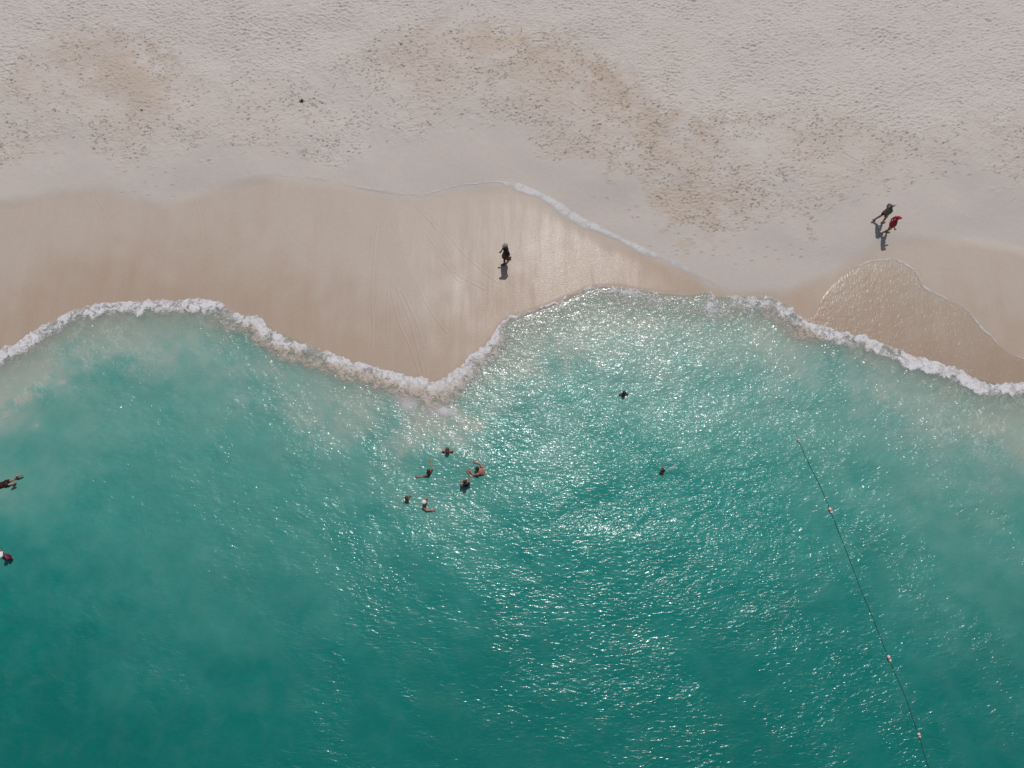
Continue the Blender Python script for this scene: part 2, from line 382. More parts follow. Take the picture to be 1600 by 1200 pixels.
for a, b, d in (((190,262),(290,258),.4),((205,284),(300,290),.45),((185,296),(290,302),.2),((235,268),(300,272),.3),((1000,378),(1180,398),.35),((1060,388),(1290,378),.3),((990,330),(1120,372),.4),((1180,398),(1290,392),.45),
        ((930,300),(1050,350),.4),((1150,360),(1370,300),.35),((1230,335),(1500,268),.3),((0,245),(130,228),.3),((300,225),(470,222),.3),((1400,245),(1600,228),.3),((1440,270),(1600,268),.4),((620,205),(800,190),.3),
        ((1240,120),(1600,60),.1),((1000,90),(1300,140),.1),((470,120),(560,20),.15),((480,130),(575,20),.15)):
    trail(a, b, d)
for k in range(26):     # scuffed patch
    x, y, _ = at(474+rf.normal(0, 5), 238+rf.normal(0, 4)); stamp(x, y, rf.uniform(0, 3), 0.12, 0.05, 0.018, 0.3)
x, y, _ = at(328, 250)
for k in range(6): stamp(x+rf.normal(0, 0.14), y+rf.normal(0, 0.08), rf.uniform(0, 3), 0.13, 0.09, -0.018, 0.0)
sand_me = grid_mesh('sand', SX, SY, Z, {'dry': dry, 'wet': wet, 'print': prt, 'tint': tint, 'film': film, 'loose': np.clip(far+0.55*tracks, 0, 1), 'fresh': 1-smooth(0.3, 5.0, S+0.4*nb)})
sand = tag(link('sand', sand_me, sand_material()), 'pale pink-grey beach sand, wet and tan near the water', kind='structure')
def sand_z(x, y):
    j = min(max(np.searchsorted(yv, y), 1), len(yv)-1); i = min(max(np.searchsorted(u, x/half[j]), 1), len(u)-1)
    return float(Z[j, i])

# ------------------------------------------------------------------ the sea
u_w = np.r_[np.array(grow(1, 0.02, 1.4, 14))[::-1]*-1, np.linspace(-1, 1, 960), grow(1, 0.02, 1.4, 14)]
lo = []; a, st = -7.5, 0.08
while a > -320: a -= st; st *= 1.3; lo.append(a)
y_w = np.r_[np.array(lo)[::-1], np.arange(-7.5, 19.6, 0.05)]
half_w = np.interp(y_w, [-400, -8, 20, 400], [22, 22, 27.5, 27.5])
WX = u_w[None, :]*half_w[:, None]; WY = np.repeat(y_w[:, None], len(u_w), 1)
WS = shore(WX, WY)
off = np.maximum(-WS, 0)
LW, NW = 61.0, 1220
w_a = tile(LW, NW, 0.16, 0.9, 1.75, 21, ang=math.radians(50), spread=1.5)     # crests running down to the right
w_b = tile(LW, NW, 0.16, 0.9, 1.75, 22, ang=math.radians(112), spread=1.0)
w_c = tile(LW, NW, 0.8, 4.5, 2.0, 23, ang=math.radians(85), spread=1.2)
w_d = tile(LW, NW, 1.2, 9.0, 1.4, 24)
w_e = tile(LW, NW, 0.14, 0.4, 1.2, 25)
xm = smooth(-9, 3, WX+3*samp(w_d, WX, WY))
streaks = np.clip(1.0+0.5*samp(w_d, WX*1.3+0.5*WY, WY*0.75), 0.35, 1.9)
near = smooth(-2.5, 3, WY)*smooth(-7, -3, WX)*(1-smooth(9, 14, WX))
streaks = streaks*(1-near)+np.clip(0.7+0.3*streaks, 0.85, 1.25)*near
calm = ctrl([(0,650,.55),(200,700,.6),(350,650,.9),(450,700,.9),(100,900,.35),(300,850,.4),(400,1000,.35),(100,1150,.35),(600,900,.55),(650,1100,.38),(600,720,1),(700,830,.75),(850,800,.8),(850,950,.5),(1000,1000,.55),(1150,850,1.05),(1000,1100,.4),(800,1190,.35),(1000,600,1.1),(1200,700,1.1),(1300,900,1.0),
  (1500,750,.7),(1590,850,.8),(1500,1000,.62),(1300,1100,.5),(1590,1150,.4),(250,540,.7),(1100,520,1.1),(1590,680,.5),(900,520,1.1)], WX, WY, 2.6)[0]
amp = calm*streaks*smooth(-0.3, 0.6, off)
Wz = amp*(0.0050*(samp(w_a, WX, WY)*(1-xm)+samp(w_b, WX, WY)*xm)+0.0016*samp(w_e, WX, WY))
Wz = Wz+0.022*smooth(0.5, 4, off)*samp(w_c, WX, WY)*(0.35+0.65*calm)
front = 0.040*smooth(0.10, -0.90, WS)-0.10*smooth(-0.10, 0.25, WS)+0.020
Wz = Wz+front
TD = [(-60,590,.8,.2),(30,560,.85,.2),(60,530,.85,.2),(20,635,.85,.3),(40,655,.6,.35),(70,640,.15,.55),(110,605,.02,.62),(200,600,.1,.6),(120,560,.55,.35),(160,515,.85,.25),(250,515,.75,.25),(250,555,.5,.4),(330,535,.45,.35),(330,600,.22,.5),(420,560,.35,.4),(430,535,.5,.35),
 (520,600,.55,.35),(590,635,.6,.4),(680,640,.85,.3),(715,652,.75,.3),(748,668,.05,.62),(780,620,.45,.4),(820,590,.55,.3),(820,530,.8,.2),(900,500,.62,.15),(950,475,.75,.1),(1000,560,.42,.25),(1100,485,.7,.15),(1100,550,.38,.3),(1100,640,.1,.5),
 (900,620,.2,.45),(860,650,.05,.58),(1200,500,.7,.2),(1200,560,.4,.35),(1300,560,.5,.3),(1300,640,.15,.52),(1400,600,.6,.3),(1400,660,.32,.48),(1500,640,.65,.3),(1500,700,.45,.5),(1590,650,.78,.3),(1590,720,.6,.45),(1590,800,.35,.6),
 (1450,800,.22,.6),(1200,750,.05,.6),(1000,750,0,.68),(850,720,0,.68),(700,720,.08,.6),(550,720,.15,.55),(400,700,.2,.55),(250,680,.14,.58),(100,720,.1,.62),(30,760,.12,.62),(300,800,.22,.6),(450,820,.24,.6),(600,850,.1,.68),
 (800,850,0,.75),(1000,900,0,.78),(1300,900,.08,.75),(1590,900,.25,.68),(200,950,.1,.76),(400,930,.12,.74),(600,1000,.02,.84),(900,1050,0,.9),(1300,1050,0,.86),(1590,1050,.1,.82),(0,950,.03,.82),(0,1100,0,.95),(100,1190,0,1),
 (400,1100,0,.92),(700,1150,0,.95),(1200,1180,0,.95),(1590,1190,0,.92),(800,1400,0,1),(0,1400,0,1),(1600,1400,0,1)]
wrp = tile(LW, NW, 0.5, 5.0, 1.5, 31); wrp2 = tile(LW, NW, 0.5, 5.0, 1.5, 32)
tx = WX+0.55*samp(wrp, WX, WY); ty = WY+0.55*samp(wrp2, WX, WY)
tn, dn_ = ctrl(TD, tx, ty, 1.15); tf, df = ctrl(TD, tx, ty, 2.6)
fw = smooth(2.0, 6.0, off)
turb = tn*(1-fw)+tf*fw*0.50; dep = dn_*(1-fw)+df*fw
turb = np.maximum(turb, 0.95*smooth(-0.7, -0.05, WS))
for bx, by, rx, ry, tv in ((8,628,1.75,1.35,.80),(30,572,2.2,.9,.80),(200,515,3.8,1.25,.66),(690,632,2.0,.85,.80),(610,622,2.0,.7,.62),(800,560,1.2,1.6,.62)):
    cx_, cy_ = at0(bx, by); e_ = np.hypot((tx-cx_)/rx, (ty-cy_)/ry)+0.13*samp(wrp, WX*2.3, WY*2.3)+0.08*samp(wrp2, WX*5.1, WY*5.1)
    turb = np.maximum(turb, tv*(1-smooth(0.68, 1.10, e_)))
shelf = np.interp(WX, [-25, -14, -11, -4, 4, 12, 17, 25], [.80, .78, .55, .6, .6, .6, .72, .8])
turb = np.maximum(turb, shelf*(1-smooth(0.5, 2.4, off+0.35*samp(wrp, WX*1.6, WY*1.6)+0.2*samp(wrp2, WX*4, WY*4))))
turb = np.clip(turb+0.05*samp(wrp, WX*1.4, WY*1.4)*smooth(0, 0.4, turb), 0, 0.86)
LACE = [(1500,640,1),(1530,670,1),(1560,690,.7),(1450,640,.3),(230,540,.3),(260,570,.3),(300,600,.15),(700,620,.8),(640,610,.5),(560,600,.2),(1000,480,.4),(1100,480,.6),(60,560,.5),(150,500,.7),(850,540,.15),(1250,540,.3),(1350,580,.3),
 (400,650,0),(900,700,0),(1300,750,0),(100,700,0),(1590,760,.1),(600,800,0),(1000,900,0),(300,900,0),(1400,1000,0),(800,650,0),(1100,600,.05)]
lace = ctrl(LACE, WX, WY, 1.2)[0]*(1-smooth(2.5, 5.5, off))
sea_me = grid_mesh('sea', WX, WY, Wz, {'turbid': turb, 'depth': dep, 'lace': lace, 'metres': np.maximum(-base_z(WS), 0), 'chop': np.clip(amp, 0, 2), 'right': xm}, keep=(WS < 0.3))
sea = tag(link('sea', sea_me, water_material()), 'turquoise sea with sun glitter, sandy and milky along the shore', kind='structure')
def sea_z(x, y):
    j = min(max(np.searchsorted(y_w, y), 1), len(y_w)-1); i = min(max(np.searchsorted(u_w, x/half_w[j]), 1), len(u_w)-1)
    return float(Wz[j, i])

# ------------------------------------------------------------------ foam
foam_mat = foam_material('sea foam', False); line_mat = foam_material('thin foam', True)
rn = np.random.default_rng(5)
def noise1(n, lo_, seed):
    r = np.random.default_rng(seed); k = int(n/lo_)+3
    return np.interp(np.arange(n)/lo_, np.arange(k), r.normal(0, 1, k))
def foam_ribbon(name, C, offs, zfun, dens, sandy, jit=0.1, lift=0.02, label='', seed=1, mat=None):
    """C: centre line; offs (n, m): distance to the sea side of it"""
    n = len(C); T = np.gradient(C, axis=0); T /= np.hypot(T[:, 0], T[:, 1])[:, None]+1e-9
    Nn = np.stack([T[:, 1], -T[:, 0]], 1)
    k = np.ones(9)/9
    Nn = np.stack([np.convolve(np.pad(Nn[:, i], 4, 'edge'), k, 'valid') for i in (0, 1)], 1)
    Nn /= np.hypot(Nn[:, 0], Nn[:, 1])[:, None]
    j = jit*(0.5*noise1(n, 8, seed)+0.5*noise1(n, 2.5, seed+1)+0.7*noise1(n, 30, seed+2))
    o = offs-j[:, None]
    X = C[:, :1]+Nn[:, :1]*o; Y = C[:, 1:]+Nn[:, 1:]*o
    lump = 0.5+0.5*samp(t_fm, X, Y)
    Zf = zfun(X, Y)+lift*np.clip(lump, 0, 2.2)*np.clip(dens*2, 0.1, 1)
    me = grid_mesh(name, X, Y, Zf, {'dens': dens, 'sandy': sandy})
    return tag(link(name, me, mat or foam_mat), label, 'foam', kind='stuff')
t_fm = tile(20.0, 800, 0.06, 0.35, 0.6, 41)
C = smooth_curve(WATERLINE[3:-3], 0.045)
cpx, _ = to_px(C[:, 0], C[:, 1], np.zeros(len(C)))
kx_ = [-200, 0, 60, 110, 250, 335, 350, 450, 600, 680, 720, 775, 790, 860, 930, 960, 1100, 1200, 1260, 1300, 1420, 1600, 1800]
wid = np.interp(cpx, kx_, [1.4, 1.4, 1.4, 1.3, 1.3, 1.4, 1.5, 1.55, 1.5, 1.8, 1.5, 1.2, .6, .5, .8, 1.4, 1.8, 1.9, 1.7, 1.05, .9, .95, 1.0])
d_front = np.interp(cpx, kx_, [.55, .58, .58, .52, .5, .62, .75, .75, .8, .8, .85, .8, .7, .5, .42, .45, .5, .52, .65, .95, 1.0, .95, .9])
d_back = np.interp(cpx, kx_, [.3, .34, .34, .3, .28, .32, .4, .5, .5, .55, .5, .42, .25, .2, .22, .34, .38, .42, .5, .45, .4, .35, .3])
sndy = np.interp(cpx, kx_, [.2, .2, .2, .25, .3, .1, .3, .55, .5, .4, .3, .3, .3, .4, .4, .3, .25, .5, .7, .2, .1, .1, .1])
m = 36
q = np.linspace(0, 1, m)[None, :]
offs = -0.14+q*(wid[:, None]+0.14)
qa = np.interp(cpx, kx_, [.3, .35, .35, .35, .3, .25, .16, .13, .13, .12, .16, .2, .15, .1, .15, .2, .3, .3, .2, .38, .5, .45, .4])[:, None]
qa = qa*(1+0.35*noise1(len(C), 22, 91)[:, None]+0.2*noise1(len(C), 6, 92)[:, None]).clip(0.3, 2)
gap = np.clip(1+0.30*noise1(len(C), 35, 95)+0.22*noise1(len(C), 9, 96), 0.45, 1.25)[:, None]
dens = d_front[:, None]*gap*(1-smooth(qa*0.6, qa+0.35, q))+d_back[:, None]*smooth(qa*0.6, qa+0.35, q)
dens = dens*smooth(0.0, 0.08, q)*(1-smooth(0.5, 1.0, q))
san = np.clip(sndy[:, None]*(0.15+2.2*smooth(qa, qa+0.3, q)), 0, 1)
def z_front(X, Y):
    s = shore(X, Y)
    return np.maximum(base_z(s), 0.02+0.045*smooth(0.10, -0.80, s))+0.012
foam_ribbon('sea_foam', C, offs, z_front, dens, san, 0.085, 0.018, 'white foam front of the wave washing along the whole waterline', 61)
def line_foam(pts, w, dfun, label, seed, sandyv=0.25, lvl=0.5, zf=None):
    Cl = smooth_curve(pts, 0.05, lvl)
    lp = np.linspace(0, 1, len(Cl))
    qq = np.linspace(0, 1, 12)[None, :]
    ww = np.interp(lp, np.linspace(0, 1, len(w)), w)[:, None]
    dd = np.interp(lp, np.linspace(0, 1, len(dfun)), dfun)[:, None]
    dd = dd*np.clip(1+0.45*noise1(len(Cl), 14, seed+7)+0.3*noise1(len(Cl), 4, seed+8), 0.15, 1.6)[:, None]; ww = ww*np.clip(1+0.4*noise1(len(Cl), 20, seed+9), 0.4, 2)[:, None]
    o = -0.25*ww+qq*ww*1.25
    de = dd*smooth(0, 0.22, qq)*(1-smooth(0.3, 1, qq))
    foam_ribbon('foam_line', Cl, o, lambda X, Y: np.vectorize(zf or sand_z)(X, Y)+0.012, de, np.full(de.shape, sandyv), 0.03, 0.004, label, seed, line_mat)
line_foam([(655,303),(680,296),(720,287),(760,283),(800,283),(830,292),(850,300),(875,313),(900,330),(930,346),(960,360),(1000,377),(1030,391),(1060,404),(1100,424),(1135,441)],
          [.14, .16, .18, .35, .55, .6, .55, .5, .4, .3], [.45, .62, .7, .85, .8, .7, .6, .5, .4, .15], 'thin white foam line arching above the person on the wet sand', 71)
line_foam([(405,274),(430,270),(470,274),(520,281),(560,289),(600,296),(630,301),(655,303)], [.16, .2, .2, .16], [.1, .5, .5, .6], 'faint foam line at the top of the wet sand, left of the arch', 75, 0.4)
line_foam([(1316,432),(1322,424),(1350,411),(1385,403),(1410,408),(1432,424),(1442,440),(1450,450),(1480,465),(1510,480),(1525,496),(1540,512),(1570,541),(1600,558),(1680,590)],
          [.12, .16, .14, .12, .14, .12], [.5, .75, .7, .6, .55, .6], 'thin curved foam line rimming the backwash lobe below the couple', 79, 0.35, 0.3)

line_foam([(590,610),(630,620),(665,630),(700,640),(725,640),(745,632)], [.4, .9, .7, .4], [.05, .45, .55, .1], 'pale second foam streak floating just off the sandy cusp', 101, 0.2, 0.05, sea_z)
line_foam([(1040,736),(1047,732),(1053,729),(1058,724)], [.3, .4, .3], [.55, .5, .1], 'white splash trailing behind the lone bather right of the group', 113, 0.0, 0.05, sea_z)
line_foam([(717,761),(722,765),(729,766),(736,765)], [.15, .2, .15], [.4, .9, .3], 'small white splash around the bather holding an arm up', 117, 0.0, 0.05, sea_z)

# thin sheet of backwash inside the lobe on the right
rim = smooth_curve([(1282,500),(1284,470),(1300,445),(1322,425),(1350,411),(1385,403),(1410,408),(1432,424),(1450,450),(1480,465),(1510,480),(1540,511),(1570,541),(1600,558),(1680,590)], 0.1, 0.3)
wlp = smooth_curve([(1250,494),(1290,517),(1340,532),(1380,545),(1420,561),(1460,573),(1500,588),(1540,602),(1570,606),(1600,607),(1690,617)], 0.1, 0.05)
wl2 = np.stack([np.interp(np.linspace(0, 1, len(rim)), np.linspace(0, 1, len(wlp)), wlp[:, i]) for i in (0, 1)], 1)
qf = np.linspace(0, 1, 60)[None, :]
FX = rim[:, :1]*(1-qf)+wl2[:, :1]*qf; FY = rim[:, 1:]*(1-qf)+wl2[:, 1:]*qf
thick = smooth(0, 0.10, qf)*np.clip(smooth(0, 14, np.arange(len(rim)))[:, None], 0, 1)*np.ones_like(FX)
FZ = np.vectorize(sand_z)(FX, FY)+0.004+0.012*thick+0.0022*samp(w_e, FX, FY)*thick+0.002*samp(w_b, FX, FY)*thick
tag(link('backwash', grid_mesh('backwash', FX, FY, FZ, {'thick': thick}), film_material()), 'thin rippled sheet of water draining back over the tan sand', kind='structure')

# ------------------------------------------------------------------ people
SKIN = {'tan': plain('tanned skin', (0.27, 0.135, 0.085), 0.5, 0.4, 0.08), 'red': plain('sunburnt skin', (0.36, 0.15, 0.11), 0.45, 0.4, 0.1),
        'dark': plain('dark brown skin', (0.105, 0.055, 0.036), 0.5, 0.4, 0.1), 'fair': plain('fair skin', (0.42, 0.27, 0.20), 0.5, 0.4, 0.08)}
HAIR = {'black': plain('black hair', (0.012, 0.010, 0.010), 0.4, 0.4, 0.4, 90), 'brown': plain('brown hair', (0.045, 0.024, 0.014), 0.45, 0.4, 0.4, 90),
        'grey': plain('grey hair', (0.33, 0.31, 0.30), 0.5, 0.3, 0.3, 90)}
EYE = plain('eye', (0.02, 0.015, 0.01), 0.2, 0.5, 0.1)
CLOTH = {}
def cloth(name, c):
    if name not in CLOTH: CLOTH[name] = plain(name, c, 0.8, 0.15, 0.18, 22)
    return CLOTH[name]

def capsule(bm, a, b, ra, rb, flat=None):
    """tapered limb piece with rounded ends; flat = (side vector, side factor) widens it"""
    a, b = Vector(a), Vector(b); d = b-a; L = max(d.length, 1e-5)
    q_ = d.to_track_quat('Z', 'Y').to_matrix()
    if flat is not None:
        z = d.normalized(); x = (flat[0]-z*flat[0].dot(z)).normalized(); y = z.cross(x)
        q_ = Matrix((x, y, z)).transposed()
    prof = [(-ra*math.cos(t), ra*math.sin(t)) for t in (0.35, 0.9, 1.35)]+[(L*k, ra+(rb-ra)*k) for k in (0, 0.5, 1.0)]+[(L+rb*math.cos(t), rb*math.sin(t)) for t in (1.35, 0.9, 0.35)]
    n = 12; rings = []
    f = flat[1] if flat is not None else 1.0
    for z, r in prof:
        rings.append([bm.verts.new(a+q_ @ Vector((r*f*math.cos(2*math.pi*i/n), r*math.sin(2*math.pi*i/n), z))) for i in range(n)])
    for r0, r1 in zip(rings[:-1], rings[1:]):
        for i in range(n): bm.faces.new((r0[i], r0[(i+1) % n], r1[(i+1) % n], r1[i]))
    bm.faces.new(rings[0][::-1]); bm.faces.new(rings[-1])
def ball(bm, c, r, rot=None):
    mm = Matrix.Translation(Vector(c)) @ (rot.to_4x4() if rot is not None else Matrix()) @ Matrix.Diagonal((r[0], r[1], r[2], 1))
    bmesh.ops.create_uvsphere(bm, u_segments=14, v_segments=10, radius=1.0, matrix=mm)
def loft(bm, secs, right):
    """stacked ellipses: (centre, half width, half depth)"""
    n = 16; rings = []
    cs = [Vector(s[0]) for s in secs]
    for i, (c, w, d) in enumerate(secs):
        ax = (cs[min(i+1, len(cs)-1)]-cs[max(i-1, 0)]).normalized()
        x = (right-ax*right.dot(ax)).normalized(); y = ax.cross(x)
        rings.append([bm.verts.new(cs[i]+x*w*math.cos(2*math.pi*k/n)+y*d*math.sin(2*math.pi*k/n)) for k in range(n)])
    for r0, r1 in zip(rings[:-1], rings[1:]):
        for k in range(n): bm.faces.new((r0[k], r0[(k+1) % n], r1[(k+1) % n], r1[k]))
    bm.faces.new(rings[0][::-1]); bm.faces.new(rings[-1])
def fuse(bm, vox, sm=3, extra=None):
    """melt overlapping shapes into one continuous skin"""
    bmesh.ops.recalc_face_normals(bm, faces=bm.faces)
    me = bpy.data.meshes.new('tmp'); bm.to_mesh(me); bm.free()
    o = bpy.data.objects.new('tmp', me); COL.objects.link(o)
    r = o.modifiers.new('r', 'REMESH'); r.mode = 'VOXEL'; r.voxel_size = vox
    s_ = o.modifiers.new('s', 'SMOOTH'); s_.iterations = sm; s_.factor = 0.5
    d = o.modifiers.new('d', 'DECIMATE'); d.ratio = 0.55
    dg = bpy.context.evaluated_depsgraph_get()
    out = bpy.data.meshes.new_from_object(o.evaluated_get(dg))
    bpy.data.objects.remove(o); bpy.data.meshes.remove(me)
    if extra is not None:
        b2 = bmesh.new(); b2.from_mesh(out); extra(b2); bmesh.ops.recalc_face_normals(b2, faces=b2.faces); b2.to_mesh(out); b2.free()
    out.polygons.foreach_set('use_smooth', np.ones(len(out.polygons), bool))
    return out

def person(label, loc, heading, h, J, skin, wear=(), hair='black', hat=None, tilt=None, group=None, look=0.0):
    """J: overrides of joints, fractions of the height; x right, y ahead, z up"""
    D = dict(pelvis=(0, 0, .53), chest=(0, .005, .70), neck=(0, 0, .835), head=(0, .012, .93), shL=(-.108, 0, .805), shR=(.108, 0, .805), elL=(-.135, -.02, .635), elR=(.135, -.02, .635),
             wrL=(-.14, .03, .49), wrR=(.14, .03, .49), hipL=(-.05, 0, .52), hipR=(.05, 0, .52), knL=(-.052, .012, .285), knR=(.052, .012, .285), anL=(-.055, -.01, .045), anR=(.055, -.01, .045))
    D.update(J); P = {k: Vector(v)*h for k, v in D.items()}
    fwd = Vector((0, 1, 0)); right = Vector((1, 0, 0))
    root = bpy.data.objects.new('person', None); COL.objects.link(root); root.empty_display_size = 0.3
    rot = Euler((0, 0, heading)).to_matrix()
    if tilt is not None: rot = rot @ Euler(tilt).to_matrix()
    root.location = loc; root.rotation_euler = rot.to_euler()
    tag(root, label, 'person', group)
    def torso(bm, g, lo_=0.0, hi=1.0, fl=0.0):
        pe, ch, ne = P['pelvis'], P['chest'], P['neck']; shm = (P['shL']+P['shR'])/2
        rt = (P['shR']-P['shL']).normalized()
        key = [(pe-(ch-pe)*0.28, .068, .058), (pe, .090, .066), (pe.lerp(ch, .45), .074, .056), (ch, .086, .062), (ch.lerp(shm, .6), .093, .060), (shm+(ne-shm)*0.1, .082, .046), (ne, .034, .036)]
        n = len(key)-1; out = []
        for k in np.linspace(lo_, hi, 9):
            a = k*n; i = min(int(a), n-1); f = a-i
            out.append((key[i][0].lerp(key[i+1][0], f), (key[i][1]*(1-f)+key[i+1][1]*f)*h+g+fl*(1-k), (key[i][2]*(1-f)+key[i+1][2]*f)*h+g+fl*(1-k)*0.8))
        loft(bm, out, rt)
    def leg(bm, s, g, upto=1.0):
        a, b, c = P['hip'+s], P['kn'+s], P['an'+s]
        if upto < 0.5:
            e = a.lerp(b, upto*2); capsule(bm, a, e, .050*h+g, .044*h+g)
        else:
            capsule(bm, a, b, .049*h+g, .033*h+g); m_ = b.lerp(c, .35)+(b-c).cross(right).normalized()*0.0
            capsule(bm, b, m_, .032*h+g, .034*h+g); capsule(bm, m_, c, .034*h+g, .021*h+g)
    def arm(bm, s, g, upto=1.0):
        a, b, c = P['sh'+s], P['el'+s], P['wr'+s]
        if upto < 1: capsule(bm, a, a.lerp(b, upto), .033*h+g, .029*h+g)
        else:
            capsule(bm, a, b, .031*h+g, .024*h+g); capsule(bm, b, c, .025*h+g, .016*h+g)
    hd = P['head']; hq = Euler((0, 0, look)).to_matrix()
    bm = bmesh.new(); torso(bm, 0)
    for s in 'LR':
        ball(bm, P['sh'+s], (.035*h,)*3); arm(bm, s, 0); leg(bm, s, 0)
        an = P['an'+s]; ldir = (P['kn'+s]-an).normalized()
        f_ = (fwd-ldir*fwd.dot(ldir)*0.6).normalized()
        if tilt is not None and abs(tilt[0]) > 1: f_ = (fwd*0.3-Vector((0, 0, 1))).normalized()
        heel = an-f_*0.028*h-ldir*0.015*h
        capsule(bm, heel, an+f_*0.085*h-ldir*0.024*h, .024*h, .018*h, (right, 1.35))
        wr = P['wr'+s]; ad = (wr-P['el'+s]).normalized()
        capsule(bm, wr, wr+ad*0.042*h, .017*h, .019*h, (fwd if abs(ad.dot(fwd)) < .8 else right, 1.35))
    capsule(bm, P['neck']-Vector((0, 0, .02*h)), hd, .033*h, .032*h)
    ball(bm, hd+hq @ Vector((0, 0, .008))*h, (.047*h, .056*h, .064*h)); ball(bm, hd+hq @ Vector((0, .016, -.03))*h, (.034*h, .036*h, .038*h))
    ball(bm, hd+hq @ Vector((0, .058, -.008))*h, (.009*h, .013*h, .015*h))
    def fingers(b2):
        for s, sg in (('L', -1), ('R', 1)):
            wr = P['wr'+s]; ad = (wr-P['el'+s]).normalized()
            sv = fwd if abs(ad.dot(fwd)) < .8 else right
            sv = (sv-ad*sv.dot(ad)).normalized(); pv = ad.cross(sv)
            base = wr+ad*0.05*h
            for k, ln in enumerate((.040, .047, .044, .034)):
                o0 = base+sv*(0.021-0.014*k)*h; mid = o0+ad*ln*0.55*h+pv*0.004*h
                capsule(b2, o0, mid, .0062*h, .0056*h); capsule(b2, mid, mid+ad*ln*0.5*h+pv*0.012*h, .0056*h, .0046*h)
            o0 = wr+ad*0.018*h+sv*0.020*h; mid = o0+(ad*0.6+sv*0.7)*0.030*h
            capsule(b2, o0, mid, .0072*h, .0062*h); capsule(b2, mid, mid+(ad*0.9+sv*0.3)*0.022*h, .0062*h, .005*h)
        for sg in (-1, 1): ball(b2, hd+hq @ Vector((sg*.048, -.004, -.004))*h, (.008*h, .013*h, .018*h))
        capsule(b2, hd+hq @ Vector((-.014, .047, -.036))*h, hd+hq @ Vector((.014, .047, -.036))*h, .005*h, .005*h)
    link('body', fuse(bm, 0.0125, 3, fingers), SKIN[skin], root)
    for sg in (-1, 1):
        bm = bmesh.new(); ball(bm, hd+hq @ Vector((sg*.019, .049, .006))*h, (.007*h, .005*h, .005*h))
        me = bpy.data.meshes.new('eye'); bm.to_mesh(me); bm.free(); link('eye', me, EYE, root)
    # hair: a cap over crown, back and sides
    bm = bmesh.new(); ball(bm, hd+hq @ Vector((0, -.010, .018))*h, (.053*h, .058*h, .060*h))
    ball(bm, hd+hq @ Vector((0, -.03, -.02))*h, (.046*h, .036*h, .05*h))
    link('hair', fuse(bm, 0.012, 2), HAIR[hair], root)
    if hat:
        bm = bmesh.new(); ball(bm, hd+hq @ Vector((0, -.005, .038))*h, (.060*h, .064*h, .046*h))
        if hat[2] == 'cap': capsule(bm, hd+hq @ Vector((-.0, .045, .035))*h, hd+hq @ Vector((0, .10, .026))*h, .009*h, .007*h, (hq @ right, 5.0))
        elif hat[2] == 'dome': ball(bm, hd+hq @ Vector((0, 0, .026))*h, (.10*h, .105*h, .010*h))
        link('hat', fuse(bm, 0.012, 1), cloth(hat[0], hat[1]), root)
    for kind, cname, ccol in wear:
        bm = bmesh.new(); mt = cloth(cname, ccol)
        if kind == 'shirt':
            torso(bm, .014, .10, .90, .015)
            for s in 'LR': ball(bm, P['sh'+s], (.040*h,)*3); arm(bm, s, .012, .55)
        elif kind == 'swimsuit': torso(bm, .010, .02, .80)
        elif kind == 'top': torso(bm, .010, .42, .70)
        elif kind == 'shorts':
            torso(bm, .014, .02, .30)
            for s in 'LR': leg(bm, s, .014, .30)
        elif kind == 'trunks':
            torso(bm, .012, .02, .26)
            for s in 'LR': leg(bm, s, .012, .16)
        elif kind == 'skirt':
            pe = P['pelvis']; kn = (P['knL']+P['knR'])/2
            loft(bm, [(pe+(P['chest']-pe)*.35, .082*h, .066*h), (pe, .098*h, .078*h), (pe.lerp(kn, .45), .105*h, .092*h), (pe.lerp(kn, .85), .112*h, .104*h)], right)
        elif kind == 'backpack':
            ch = P['chest'].lerp(P['neck'], .35); loft(bm, [(ch+Vector((0, -.105, -.11))*h, .06*h, .03*h), (ch+Vector((0, -.115, -.05))*h, .075*h, .048*h), (ch+Vector((0, -.105, .05))*h, .07*h, .04*h), (ch+Vector((0, -.095, .085))*h, .045*h, .025*h)], right)
        link(kind if kind != 'top' else 'bikini_top', fuse(bm, 0.0125, 2), mt, root)
    return root

def place(px, py, on='sand', sink=0.0):
    x, y, z = at(px, py)
    return (x, y, (sand_z(x, y) if on == 'sand' else sea_z(x, y))-sink)
HEAD = lambda deg: math.radians(deg)-math.pi/2      # compass: 0 = to the right of the picture, 90 = inland
walk_a = dict(knL=(-.052, .065, .287), anL=(-.055, .08, .048), knR=(.052, -.005, .29), anR=(.055, -.12, .075), elL=(-.135, -.05, .64), wrL=(-.12, -.02, .495), elR=(.135, .02, .635), wrR=(.11, .10, .51))
walk_b = dict(knR=(.052, .075, .29), anR=(.055, .10, .048), knL=(-.052, -.02, .29), anL=(-.055, -.15, .08), elR=(.14, -.05, .645), wrR=(.12, -.03, .50), elL=(-.14, .02, .64), wrL=(-.11, .10, .52))
person('person in dark top and brick-red skirt walking alone on wet sand', place(791, 409), HEAD(200), 1.72, walk_a, 'dark',
       (('shirt', 'near-black cotton', (.030, .022, .020)), ('skirt', 'brick red cotton', (.16, .045, .038))), 'black', ('khaki cotton', (.24, .22, .18), 'cap'))
person('person in olive shirt and dark red shorts striding beside one in red', place(1371, 348), HEAD(10), 1.62, walk_b, 'tan',
       (('shirt', 'olive grey cotton', (.15, .15, .115)), ('shorts', 'dark red cotton', (.085, .012, .014))), 'brown', ('lilac grey cotton', (.42, .38, .42), 'cap'))
person('person in red shirt, red cap and yellow shorts walking on damp sand', place(1380, 366), HEAD(-8), 1.54, walk_a, 'tan',
       (('shirt', 'crimson cotton', (.30, .028, .040)), ('shorts', 'mustard cotton', (.30, .23, .045))), 'brown', ('red cotton', (.38, .015, .03), 'cap'))

